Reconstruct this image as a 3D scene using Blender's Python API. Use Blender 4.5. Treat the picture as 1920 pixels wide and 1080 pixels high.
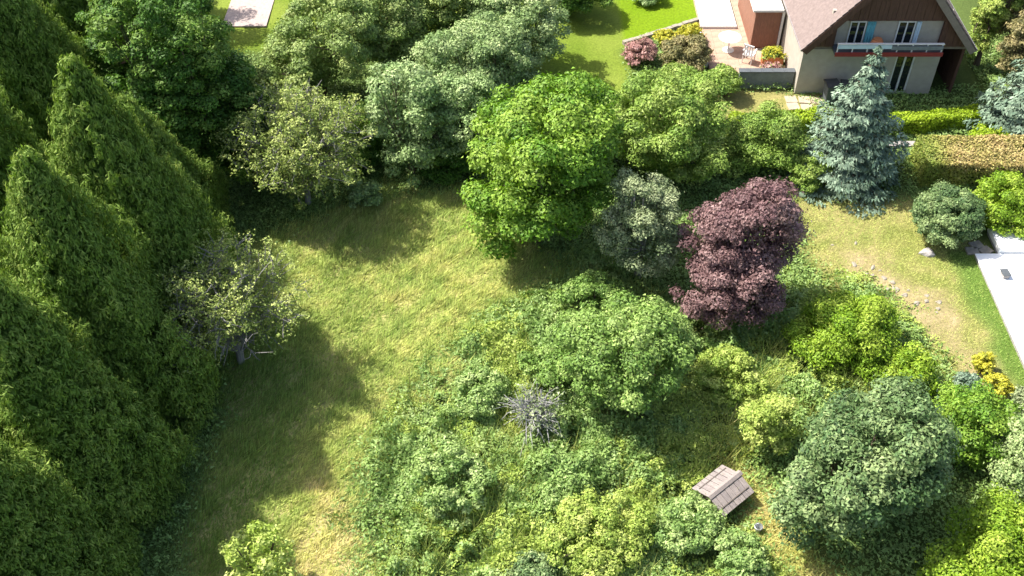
import bpy, bmesh, math, random
import numpy as np
from mathutils import Vector, Matrix

for o in list(bpy.data.objects): bpy.data.objects.remove(o)
SC = bpy.context.scene
C = SC.collection
R = math.radians

# ------------------------------------------------------------------ camera, sky, sun, exposure
CAM_H = 28.3
cd = bpy.data.cameras.new('camera'); cam = bpy.data.objects.new('camera', cd); C.objects.link(cam)
cam.location = (0, 0, CAM_H); cam.rotation_euler = (R(45), 0, 0)
cd.sensor_width = 36; cd.lens = 37.5; cd.clip_end = 3000
SC.camera = cam

SUN_EL = R(53)
LIGHT = Vector((0.913*math.cos(SUN_EL), -0.408*math.cos(SUN_EL), -math.sin(SUN_EL))).normalized()   # travel of the light
world = bpy.data.worlds.new('World'); SC.world = world; world.use_nodes = True
wn = world.node_tree.nodes; wl = world.node_tree.links
sky = wn.new('ShaderNodeTexSky'); sky.sky_type = 'NISHITA'; sky.sun_disc = False
sky.sun_elevation = SUN_EL
sky.sun_rotation = math.atan2(-LIGHT.x, -LIGHT.y)
sky.air_density = 1.0; sky.dust_density = 3.5
wl.new(sky.outputs[0], wn['Background'].inputs[0]); wn['Background'].inputs[1].default_value = 0.12
sd = bpy.data.lights.new('sun', 'SUN'); sd.energy = 4.8; sd.angle = R(0.5); sd.color = (1.0, 0.955, 0.87)
sun = bpy.data.objects.new('sun', sd); C.objects.link(sun)
sun.rotation_euler = LIGHT.to_track_quat('-Z', 'Y').to_euler(); sun.location = (-20, 20, 60)
SC.view_settings.view_transform = 'Standard'; SC.view_settings.look = 'None'
SC.view_settings.exposure = 1.05; SC.view_settings.gamma = 1.0
SC.view_settings.use_curve_mapping = False

# ------------------------------------------------------------------ helpers
def unit(v): return v/np.maximum(np.linalg.norm(v, axis=1), 1e-6)[:, None]
def vnoise(x, y, seed=0):
    x = np.asarray(x, float); y = np.asarray(y, float)
    xi = np.floor(x).astype(np.int64); yi = np.floor(y).astype(np.int64)
    fx = x-xi; fy = y-yi; fx = fx*fx*(3-2*fx); fy = fy*fy*(3-2*fy)
    def h(a, b):
        n = (a*374761393 + b*668265263 + seed*1442695041) & 0xffffffff
        n = ((n ^ (n >> 13))*1274126177) & 0xffffffff
        n = ((n ^ (n >> 15))*2246822519) & 0xffffffff
        return ((n ^ (n >> 16)) & 0xffffff)/float(0xffffff)
    return (h(xi, yi)*(1-fx)+h(xi+1, yi)*fx)*(1-fy)+(h(xi, yi+1)*(1-fx)+h(xi+1, yi+1)*fx)*fy
def fbm(x, y, seed=0, oct=3):
    s = 0; a = .5; t = 0
    for k in range(oct):
        s = s+a*vnoise(x*2**k, y*2**k, seed+k*17); t += a; a *= .5
    return s/t
def hz(x, y):                                  # height of the ground
    return 0.10*(fbm(np.asarray(x)/3.1, np.asarray(y)/3.1, 5, 2)-.5)
def hz1(x, y): return float(hz(np.array([x]), np.array([y]))[0])
def sstep(a, b, v): t = np.clip((v-a)/(b-a), 0, 1); return t*t*(3-2*t)
def polydist(x, y, poly):                      # signed distance, negative inside
    x = np.asarray(x, float); y = np.asarray(y, float)
    d = np.full(x.shape, 1e9); ins = np.zeros(x.shape, bool)
    n = len(poly)
    for i in range(n):
        ax, ay = poly[i]; bx_, by_ = poly[(i+1) % n]
        ex, ey = bx_-ax, by_-ay; wx, wy = x-ax, y-ay
        t = np.clip((wx*ex+wy*ey)/(ex*ex+ey*ey), 0, 1)
        d = np.minimum(d, np.hypot(wx-t*ex, wy-t*ey))
        c = ((ay > y) != (by_ > y))
        with np.errstate(divide='ignore', invalid='ignore'):
            xc = ax+(y-ay)*ex/(ey if ey != 0 else 1e-9)
        ins ^= c & (x < xc)
    return np.where(ins, -d, d)
def mask(x, y, poly, soft=.5, rough=.7, seed=3):
    w = (fbm(np.asarray(x)/1.3, np.asarray(y)/1.3, seed)-.5)*2*rough
    return 1-sstep(-soft, soft, polydist(x, y, poly)+w)

def tag(o, label=None, cat=None, group=None, kind=None):
    if label: o['label'] = label
    if cat: o['category'] = cat
    if group: o['group'] = group
    if kind: o['kind'] = kind
    return o
def empty(name, loc=(0, 0, 0), rz=0, **k):
    o = bpy.data.objects.new(name, None); C.objects.link(o)
    o.location = loc; o.rotation_euler = (0, 0, rz); o.empty_display_size = .2
    return tag(o, **k)
def link(name, me, mat, parent=None, **k):
    o = bpy.data.objects.new(name, me); C.objects.link(o)
    if mat is not None and not me.materials: me.materials.append(mat)
    if parent is not None: o.parent = parent
    return tag(o, **k)
def npmesh(name, V, k, tint=None):             # V: (n*k,3), every k vertices one face
    V = np.ascontiguousarray(V.reshape(-1, 3), dtype=np.float32); nv = len(V); nf = nv//k
    me = bpy.data.meshes.new(name)
    me.vertices.add(nv); me.vertices.foreach_set('co', V.ravel())
    me.loops.add(nv); me.loops.foreach_set('vertex_index', np.arange(nv, dtype=np.int32))
    me.polygons.add(nf); me.polygons.foreach_set('loop_start', np.arange(0, nv, k, dtype=np.int32))
    if tint is not None:
        a = me.attributes.new('tint', 'FLOAT', 'POINT'); a.data.foreach_set('value', np.repeat(tint, k).astype(np.float32))
    me.update(calc_edges=True)
    return me
def joinmesh(name, parts):                     # list of (verts, faces)
    V = []; F = []
    for v, f in parts:
        b = len(V); V += [tuple(p) for p in v]; F += [tuple(b+i for i in q) for q in f]
    me = bpy.data.meshes.new(name); me.from_pydata(V, [], F); me.update(); return me
def box(x0, x1, y0, y1, z0, z1):
    v = [(x, y, z) for z in (z0, z1) for y in (y0, y1) for x in (x0, x1)]
    return v, [(0, 2, 3, 1), (4, 5, 7, 6), (0, 1, 5, 4), (2, 6, 7, 3), (0, 4, 6, 2), (1, 3, 7, 5)]
def prism(poly, axis, a, b):                   # polygon extruded along an axis
    n = len(poly)
    def pt(p, t): return {'x': (t, p[0], p[1]), 'y': (p[0], t, p[1]), 'z': (p[0], p[1], t)}[axis]
    v = [pt(p, a) for p in poly]+[pt(p, b) for p in poly]
    f = [tuple(range(n)), tuple(range(2*n-1, n-1, -1))]+[(i, n+i, n+(i+1) % n, (i+1) % n)[::-1] for i in range(n)]
    return v, f
def tube(pts, rad, n=6):
    pts = [Vector(p) for p in pts]; v = []; f = []
    for i, p in enumerate(pts):
        d = (pts[min(i+1, len(pts)-1)]-pts[max(i-1, 0)]).normalized()
        a = d.cross(Vector((0.31, 0.95, 0.11))); a = a.normalized() if a.length > 1e-3 else Vector((1, 0, 0)); b = d.cross(a)
        for k in range(n):
            t = 2*math.pi*k/n; v.append(p+(a*math.cos(t)+b*math.sin(t))*rad[i])
    for i in range(len(pts)-1):
        for k in range(n): f.append((i*n+k, i*n+(k+1) % n, (i+1)*n+(k+1) % n, (i+1)*n+k))
    f.append(tuple(range(n))[::-1]); f.append(tuple((len(pts)-1)*n+k for k in range(n)))
    return v, f
def lathe(prof, n=14, c=(0, 0, 0)):
    v = []; f = []
    for r, z in prof:
        for k in range(n): t = 2*math.pi*k/n; v.append((c[0]+r*math.cos(t), c[1]+r*math.sin(t), c[2]+z))
    for i in range(len(prof)-1):
        for k in range(n): f.append((i*n+k, i*n+(k+1) % n, (i+1)*n+(k+1) % n, (i+1)*n+k))
    f.append(tuple(range(n))[::-1]); f.append(tuple((len(prof)-1)*n+k for k in range(n)))
    return v, f
def part(name, mat, parent, *shapes, bevel=0, **k):
    o = link(name, joinmesh(name, shapes), mat, parent, **k)
    if bevel:
        m = o.modifiers.new('bevel', 'BEVEL'); m.width = bevel; m.segments = 2; m.limit_method = 'ANGLE'
    return o

# ------------------------------------------------------------------ materials
def newmat(name):
    m = bpy.data.materials.new(name); m.use_nodes = True
    nt = m.node_tree; return m, nt, nt.nodes['Principled BSDF'], nt.nodes['Material Output']
def leafmat(name, cols, transl=.3, rough=.55, spec=.25, var=.35, gain=1.35):
    m, nt, b, out = newmat(name); N = nt.nodes; L = nt.links
    at = N.new('ShaderNodeAttribute'); at.attribute_name = 'tint'
    rp = N.new('ShaderNodeValToRGB'); e = rp.color_ramp.elements
    while len(e) < len(cols): e.new(.5)
    for i, c in enumerate(cols): e[i].position = i/(len(cols)-1); e[i].color = (*[min(.85, v*gain) for v in c], 1)
    L.new(at.outputs['Fac'], rp.inputs[0])
    geo = N.new('ShaderNodeNewGeometry')
    mr = N.new('ShaderNodeMapRange'); mr.inputs['To Min'].default_value = 1-var; mr.inputs['To Max'].default_value = 1+var
    L.new(geo.outputs['Random Per Island'], mr.inputs['Value'])
    hs = N.new('ShaderNodeHueSaturation'); L.new(rp.outputs[0], hs.inputs['Color']); L.new(mr.outputs[0], hs.inputs['Value'])
    L.new(hs.outputs[0], b.inputs['Base Color'])
    b.inputs['Roughness'].default_value = rough; b.inputs['Specular IOR Level'].default_value = spec
    tr = N.new('ShaderNodeBsdfTranslucent')
    h2 = N.new('ShaderNodeHueSaturation'); h2.inputs['Saturation'].default_value = 1.12; h2.inputs['Value'].default_value = 1.15
    L.new(hs.outputs[0], h2.inputs['Color']); L.new(h2.outputs[0], tr.inputs[0])
    mx = N.new('ShaderNodeMixShader'); mx.inputs[0].default_value = transl*.65
    L.new(b.outputs[0], mx.inputs[1]); L.new(tr.outputs[0], mx.inputs[2]); L.new(mx.outputs[0], out.inputs[0])
    return m
def mat(name, col, rough=.7, var=.18, scale=6, bump=.2, bscale=30, spec=.3, metal=0, stretch=(1, 1, 1), col2=None):
    m, nt, b, out = newmat(name); N = nt.nodes; L = nt.links
    tc = N.new('ShaderNodeTexCoord'); mp = N.new('ShaderNodeMapping'); mp.inputs['Scale'].default_value = stretch
    L.new(tc.outputs['Object'], mp.inputs[0])
    n1 = N.new('ShaderNodeTexNoise'); n1.inputs['Scale'].default_value = scale; n1.inputs['Detail'].default_value = 6; n1.inputs['Roughness'].default_value = .65
    L.new(mp.outputs[0], n1.inputs['Vector'])
    rp = N.new('ShaderNodeValToRGB'); e = rp.color_ramp.elements
    c2 = col2 or tuple(min(1, c*(1+var)) for c in col)
    e[0].position = .3; e[0].color = (*[c*(1-var) for c in col], 1); e[1].position = .7; e[1].color = (*c2, 1)
    L.new(n1.outputs[0], rp.inputs[0]); L.new(rp.outputs[0], b.inputs['Base Color'])
    b.inputs['Roughness'].default_value = rough; b.inputs['Specular IOR Level'].default_value = spec; b.inputs['Metallic'].default_value = metal
    if bump:
        n2 = N.new('ShaderNodeTexNoise'); n2.inputs['Scale'].default_value = bscale; n2.inputs['Detail'].default_value = 4
        L.new(mp.outputs[0], n2.inputs['Vector'])
        bp = N.new('ShaderNodeBump'); bp.inputs['Strength'].default_value = bump; bp.inputs['Distance'].default_value = .03
        L.new(n2.outputs[0], bp.inputs['Height']); L.new(bp.outputs[0], b.inputs['Normal'])
    return m
M = {}
M['bark'] = mat('bark', (.13, .10, .075), .9, .4, 5, .8, 18, .1, stretch=(1, 1, .25))
M['greybark'] = mat('grey_bark', (.22, .21, .20), .9, .35, 5, .8, 18, .1, stretch=(1, 1, .25))
M['palebark'] = mat('bleached_bark', (.33, .325, .32), .9, .3, 5, .6, 18, .1, stretch=(1, 1, .25))
M['thuja'] = leafmat('thuja_leaf', [(.070, .130, .020), (.145, .215, .042), (.290, .335, .088)], .4, .6, .12, .25)
M['darkleaf'] = leafmat('dark_green_leaf', [(.030, .078, .010), (.058, .125, .018), (.125, .195, .034)], .28, .55, .2)
M['maple'] = leafmat('bright_green_leaf', [(.066, .150, .014), (.128, .225, .024), (.200, .290, .042)], .35)
M['midgreen'] = leafmat('mid_green_leaf', [(.095, .170, .026), (.170, .250, .045), (.255, .320, .080)], .3)
M['greygreen'] = leafmat('grey_green_leaf', [(.105, .175, .055), (.180, .260, .095), (.275, .345, .155)], .28)
M['greyolive'] = leafmat('grey_olive_leaf', [(.100, .140, .062), (.175, .220, .105), (.275, .310, .165)], .25)
M['willow'] = leafmat('pale_grey_green_leaf', [(.112, .178, .058), (.192, .265, .098), (.290, .350, .155)], .28)
M['olive'] = leafmat('olive_leaf', [(.098, .155, .036), (.175, .240, .066), (.270, .320, .110)], .3)
M['yellowolive'] = leafmat('yellow_olive_leaf', [(.120, .170, .036), (.225, .280, .068), (.335, .370, .125)], .3)
M['plum'] = leafmat('purple_leaf', [(.082, .044, .047), (.150, .088, .087), (.240, .158, .148)], .3)
M['spruce'] = leafmat('blue_spruce_needles', [(.062, .105, .070), (.118, .170, .115), (.200, .260, .185)], .05, .6, .15)
M['deepgreen'] = leafmat('deep_grey_green_leaf', [(.042, .085, .028), (.092, .148, .052), (.190, .248, .100)], .25)
M['apple'] = leafmat('apple_leaf', [(.080, .150, .028), (.145, .230, .050), (.230, .310, .090)], .3)
M['yellowgreen'] = leafmat('yellow_green_leaf', [(.095, .180, .010), (.170, .262, .020), (.260, .335, .045)], .35)
M['sapling'] = leafmat('sapling_leaf', [(.190, .270, .040), (.300, .375, .080), (.420, .460, .160)], .35)
M['bramble'] = leafmat('bramble_leaf', [(.100, .175, .042), (.190, .280, .078), (.310, .380, .150)], .32, .5, .3, .22)
M['weedyellow'] = leafmat('yellow_weed_leaf', [(.150, .225, .036), (.245, .315, .062), (.340, .385, .110)], .32, .55, .25, .22)
M['hedgegreen'] = leafmat('clipped_hedge_leaf', [(.120, .200, .008), (.205, .290, .014), (.270, .340, .030)], .3)
M['hedgetan'] = leafmat('tan_hedge_leaf', [(.135, .185, .030), (.240, .235, .060), (.320, .240, .105)], .25)
M['flower_yellow'] = leafmat('yellow_blossom', [(.24, .28, .03), (.50, .48, .04), (.70, .64, .10)], .3, gain=.9)
M['flower_pink'] = leafmat('pink_blossom', [(.22, .15, .10), (.42, .22, .20), (.55, .33, .30)], .3, gain=.9)
M['brownleaf'] = leafmat('brown_green_leaf', [(.100, .100, .040), (.170, .155, .060), (.250, .210, .100)], .25)
M['grass'] = leafmat('meadow_grass', [(.190, .275, .058), (.305, .365, .092), (.440, .430, .140), (.600, .510, .250)], .35, .6, .2, .45, 1.22)
M['lawn'] = leafmat('lawn_grass', [(.120, .180, .020), (.165, .225, .030), (.230, .270, .050)], .3, .6, .2, .25, .9)

# ------------------------------------------------------------------ zones of the ground (metres, seen from above)
MEADOW = [(-10.5, 30), (-7.5, 32.5), (-5.3, 34.2), (-1.6, 34.0), (.6, 31), (2.9, 29.2), (.7, 27.8), (-1.2, 26), (-2.3, 24), (-4.0, 22), (-5.0, 19.5), (-4.4, 16.5), (-3.6, 13), (-9.5, 11), (-9.8, 24)]
DRY = [(-6.2, 19.4), (-4.7, 18.6), (-3.9, 16), (-3.2, 13), (-6.2, 12.5), (-6.6, 16.5)]
YARD = [(11.0, 33.4), (17.4, 33.6), (18.4, 30.6), (18.4, 21.8), (16.0, 22.2), (13.9, 25.3), (11.6, 28.4)]
SOIL = [(12.4, 30.4), (13.9, 30.8), (15.3, 28.6), (16.6, 26.6), (16.9, 23.6), (15.9, 23.2), (14.7, 25.6), (13.5, 27.3)]
STRIP = [(17.0, 30.3), (18.3, 30.5), (18.2, 22.0), (17.2, 22.0)]
PATH = [(6.5, 20.7), (7.3, 20.9), (8.0, 19.2), (8.7, 17.6), (10.4, 15.6), (11.0, 13), (7.9, 13), (8.2, 15.6), (7.6, 17.6), (6.9, 19.3)]
LAWN = [(-18, 60), (-18, 44), (-9, 44.5), (-1, 41.5), (0, 36.5), (6.2, 36.8), (5.4, 44.6), (9.5, 47), (9.6, 60)]
LAWN2 = [(5.5, 45.1), (9.4, 47.2), (9.4, 70), (4.5, 70)]
BED = [(8.8, 38.4), (13.8, 38.5), (14.2, 40.9), (9.6, 41.2)]
BRAMBLE = [(-1.6, 26.2), (.6, 27.9), (3.0, 29.6), (5.2, 28.4), (7.0, 27.2), (9.5, 27.9), (12.2, 28.2), (13.6, 26.2), (15.6, 22.8), (13.2, 21.8), (10.6, 22.2), (8.4, 21), (6.7, 20.4), (7.4, 18), (8.1, 16), (7.8, 12), (-2.9, 12), (-3.7, 16.5), (-4.4, 19), (-3.9, 21.6), (-2.4, 24.2)]

def zonecol(x, y):
    n = fbm(x/2.2, y/2.2, 11); f = fbm(x/.35, y/.35, 23, 2)
    col = np.empty((len(x), 3)); col[:] = (.080, .115, .030)
    col *= (.8+.5*n)[:, None]
    def lay(m, c0, c1, t):
        nonlocal col
        c = np.array(c0)[None]*(1-t[:, None])+np.array(c1)[None]*t[:, None]
        col = col*(1-m[:, None])+c*m[:, None]
    u = (x*.71+y*.70); v = (x*.70-y*.71)
    streak = fbm(u/2.6, v/.42, 31, 3)
    t = sstep(.3, .75, .65*streak+.35*f)
    lay(mask(x, y, MEADOW, .6, .8), (.24, .27, .072), (.43, .39, .16), t)
    lay(mask(x, y, DRY, .9, .9, 9)*.8, (.36, .31, .12), (.54, .41, .22), t)
    lay(mask(x, y, YARD, .5, .6, 13), (.165, .19, .045), (.30, .265, .105), sstep(.3, .7, .5*n+.5*f))
    lay(mask(x, y, SOIL, .7, 1.1, 15)*.75, (.27, .215, .10), (.42, .32, .20), f)
    lay(mask(x, y, STRIP, .35, .3, 19), (.075, .14, .022), (.12, .19, .035), f)
    lay(mask(x, y, PATH, .5, .5, 21)*.9, (.24, .22, .05), (.42, .33, .13), sstep(.3, .7, n*.4+f*.6))
    lay(mask(x, y, LAWN, .4, .3, 25), (.13, .195, .020), (.20, .255, .040), sstep(.3, .75, n))
    lay(mask(x, y, LAWN2, .1, .05, 27), (.125, .22, .006), (.18, .27, .010), n)
    lay(mask(x, y, BED, .4, .4, 29), (.18, .19, .05), (.34, .29, .12), f)
    return col

# ------------------------------------------------------------------ the ground
def make_ground():
    far = [20, 26, 40, 70, 130, 260, 600, 1500]
    xs = np.concatenate([[-v-10 for v in far[::-1]], np.arange(-28, 28.01, .3), [v+10 for v in far]])
    ys = np.concatenate([[-v+8 for v in far[::-1]], np.arange(8, 62.01, .3), [v+44 for v in far]])
    X, Y = np.meshgrid(xs, ys); x = X.ravel(); y = Y.ravel()
    Z = hz(x, y); V = np.stack([x, y, Z], 1)
    nx, ny = len(xs), len(ys)
    i = np.arange(nx*ny).reshape(ny, nx)
    F = np.stack([i[:-1, :-1], i[:-1, 1:], i[1:, 1:], i[1:, :-1]], -1).reshape(-1, 4)
    me = bpy.data.meshes.new('ground')
    me.vertices.add(len(V)); me.vertices.foreach_set('co', V.astype(np.float32).ravel())
    me.loops.add(F.size); me.loops.foreach_set('vertex_index', F.astype(np.int32).ravel())
    me.polygons.add(len(F)); me.polygons.foreach_set('loop_start', np.arange(0, F.size, 4, dtype=np.int32))
    a = me.attributes.new('zone', 'FLOAT_COLOR', 'POINT')
    a.data.foreach_set('color', np.concatenate([zonecol(x, y), np.ones((len(x), 1))], 1).astype(np.float32).ravel())
    me.update(calc_edges=True)
    m, nt, b, out = newmat('soil_and_turf'); N = nt.nodes; L = nt.links
    at = N.new('ShaderNodeAttribute'); at.attribute_name = 'zone'
    tc = N.new('ShaderNodeTexCoord')
    nz = N.new('ShaderNodeTexNoise'); nz.inputs['Scale'].default_value = 9; nz.inputs['Detail'].default_value = 8; nz.inputs['Roughness'].default_value = .75
    L.new(tc.outputs['Object'], nz.inputs['Vector'])
    mr = N.new('ShaderNodeMapRange'); mr.inputs['From Min'].default_value = .3; mr.inputs['From Max'].default_value = .7
    mr.inputs['To Min'].default_value = .62; mr.inputs['To Max'].default_value = 1.25
    L.new(nz.outputs[0], mr.inputs[0])
    hs = N.new('ShaderNodeHueSaturation'); L.new(at.outputs['Color'], hs.inputs['Color']); L.new(mr.outputs[0], hs.inputs['Value'])
    L.new(hs.outputs[0], b.inputs['Base Color']); b.inputs['Roughness'].default_value = .95; b.inputs['Specular IOR Level'].default_value = .1
    bp = N.new('ShaderNodeBump'); bp.inputs['Strength'].default_value = .7; bp.inputs['Distance'].default_value = .06
    L.new(nz.outputs[0], bp.inputs['Height']); L.new(bp.outputs[0], b.inputs['Normal'])
    link('ground', me, m, kind='structure')
make_ground()

# ------------------------------------------------------------------ grass: far too many blades to count
def blades(name, n, bounds, dens, length, width, tintf, lean=.5, leandir=None, seed=1, mt='grass', label=None, lenf=None, rise=.45):
    rg = np.random.default_rng(seed)
    x = rg.uniform(bounds[0], bounds[1], n); y = rg.uniform(bounds[2], bounds[3], n)
    k = rg.random(n) < dens(x, y); x = x[k]; y = y[k]; n = len(x)
    L = rg.uniform(.6, 1.25, n)*length
    if lenf is not None: L = L*lenf(x, y)
    an = rg.uniform(0, 2*math.pi, n)
    dx = np.cos(an)*lean; dy = np.sin(an)*lean
    if leandir is not None: dx = dx*.7+leandir[0]; dy = dy*.7+leandir[1]
    D = np.stack([dx, dy, np.ones(n)*rise], 1); D /= np.linalg.norm(D, axis=1)[:, None]
    W = unit(np.stack([-D[:, 1], D[:, 0], rg.normal(0, .25, n)], 1)+rg.normal(size=(n, 3))*.25)*(width*rg.uniform(.6, 1.3, n))[:, None]
    P = np.stack([x, y, hz(x, y)-.01], 1)
    V = np.stack([P-W*.5, P+W*.5, P+D*L[:, None]], 1)
    t = np.clip(tintf(x, y)+rg.normal(0, .10, n), 0, 1)
    link(name, npmesh(name, V, 3, t), M[mt], label=label, cat='grass', kind='stuff')
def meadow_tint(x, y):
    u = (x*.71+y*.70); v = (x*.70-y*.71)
    return np.clip(.24*sstep(.25, .8, fbm(u/1.7, v/.42, 31, 3))+.42*fbm(x/1.1, y/1.1, 41)-.06+.30*(vnoise(x/.28, y/.28, 43)-.5)+.42*mask(x, y, DRY, .9, .9, 9)+.07-.32*(1-sstep(-8.2, -6.2, x+.8*fbm(x/1.2, y/1.2, 45)))*(y < 27), 0, 1)  # greener strip beside the conifers; the tint also deepens their shadow
def meadow_len(x, y):
    u = (x*.71+y*.70); v = (x*.70-y*.71)
    return .5+.6*sstep(.3, .75, fbm(u/1.2, v/.38, 77, 3))+1.1*vnoise(x/.45, y/.45, 79)**3
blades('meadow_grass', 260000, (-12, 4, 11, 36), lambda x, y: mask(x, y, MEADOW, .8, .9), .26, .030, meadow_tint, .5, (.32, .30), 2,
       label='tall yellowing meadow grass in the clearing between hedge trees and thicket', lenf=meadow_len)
blades('yard_grass', 90000, (10, 19, 20, 35), lambda x, y: .9*mask(x, y, YARD, .5, .6, 13)*(1-.75*mask(x, y, SOIL, .7, 1.1, 15)), .10, .022,
       lambda x, y: np.clip(.20+.55*fbm(x/.8, y/.8, 47)-.5*mask(x, y, STRIP, .35, .3, 19), 0, 1), .6, None, 3,
       label='short dry grass of the yard beside the white slab')
blades('path_grass', 40000, (5.5, 11.5, 13, 22), lambda x, y: .9*mask(x, y, PATH, .5, .5, 21), .14, .022,
       lambda x, y: np.clip(.3+.6*fbm(x/.9, y/.9, 49), 0, 1), .6, None, 4, label='dry trodden grass along the path past the little shed')
blades('lawn_grass', 110000, (-14, 9.6, 36, 52), lambda x, y: .9*np.maximum(mask(x, y, LAWN, .4, .3, 25), mask(x, y, LAWN2, .1, .05, 27)), .055, .020,
       lambda x, y: np.clip(.1+.75*fbm(x/1.6, y/1.6, 51), 0, 1), .8, None, 5, 'lawn', label='short mown bright green lawn in front of the gabled house')
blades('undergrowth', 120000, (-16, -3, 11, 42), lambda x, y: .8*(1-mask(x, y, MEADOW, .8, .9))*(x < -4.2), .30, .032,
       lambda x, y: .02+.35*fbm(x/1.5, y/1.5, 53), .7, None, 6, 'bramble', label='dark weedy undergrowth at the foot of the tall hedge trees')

# ------------------------------------------------------------------ foliage
def unit(v): return v/np.maximum(np.linalg.norm(v, axis=1), 1e-6)[:, None]
def rdirs(rg, n): return unit(rg.normal(size=(n, 3)))
def leafquads(rg, P, Nn, size, asp, T=None, sag=.10):
    n = len(P); Nn = unit(Nn)
    if T is None: T = rg.normal(size=(n, 3))
    T = unit(T-Nn*np.sum(T*Nn, 1)[:, None]); B = np.cross(Nn, T)
    L = size[:, None]
    k = rg.uniform(-.3, .3, n)[:, None]
    return np.stack([P-T*L*(.42+k)+B*L*asp*.62, P-T*L*(.42-k)-B*L*asp*.62, P+T*L*.58-Nn*L*sag*2], 1)
def clumpleaves(rg, cen, rad, n_each, leaf, axis=None, squash=.75, jitter=.55, upb=.45, asp=.62, inner=.55, skip_low=.6):
    """leaves on the shells of the clumps; cen (k,3), rad (k)"""
    k = len(cen); idx = np.repeat(np.arange(k), n_each)
    n = len(idx); d = rdirs(rg, n)
    low = (d[:, 2] < -.15) & (rg.random(n) < skip_low); d[low, 2] *= -1
    rr = inner+(1.06-inner)*rg.random(n)**.6; st = rg.random(n) < .10; rr[st] *= rg.uniform(1.1, 1.6, st.sum())
    off = d*(rad[idx]*rr)[:, None]; off[:, 2] *= squash
    P = cen[idx]+off
    Nn = d+rg.normal(size=(n, 3))*jitter+np.array([0, 0, upb])
    V = leafquads(rg, P, Nn, leaf*rg.uniform(.7, 1.35, n), asp)
    ct = rg.random(k)
    t = np.clip(.5+(ct[idx]-.5)*.8+rg.normal(0, .15, n), 0, 1)
    return V, t
def limbs(root, rg, cen, base_z, tr, matname, seed_clumps=6, twig=.02, name='limb', top=None, lean=(0, 0)):
    """trunk + one limb mesh per group of clumps"""
    az = np.arctan2(cen[:, 1], cen[:, 0]); order = np.argsort(az)
    groups = np.array_split(order, seed_clumps)
    topz = top if top is not None else float(np.percentile(cen[:, 2], 70))
    nseg = 5; pts = []; rad = []
    for i in range(nseg+1):
        t = i/nseg
        pts.append((lean[0]*t+rg.normal(0, .04)*(i > 0), lean[1]*t+rg.normal(0, .04)*(i > 0), -.12+(topz+.12)*t)); rad.append(tr*(1.25 if i == 0 else 1-.8*t))
    part('trunk', M[matname], root, tube(pts, rad, 8))
    for gq in groups:
        if len(gq) == 0: continue
        shapes = []
        mean = cen[gq].mean(0); st = rg.uniform(.25, .6)
        k = st*nseg; i0 = int(k); fr = k-i0
        s = np.array(pts[i0])*(1-fr)+np.array(pts[min(i0+1, nseg)])*fr
        mid = s*.35+mean*.65; mid[2] -= .08*np.linalg.norm(mean-s)
        shapes.append(tube([s, (s+mid)/2+rg.normal(0, .05, 3), mid, mean], [tr*.5, tr*.4, tr*.3, tr*.15], 5))
        for c in gq[:7]:
            e = cen[c]; q = mid*.5+e*.5+rg.normal(0, .06, 3)
            shapes.append(tube([mid, q, e], [tr*.26, tr*.18, twig], 4))
        part(name, M[matname], root, *shapes)
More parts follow.
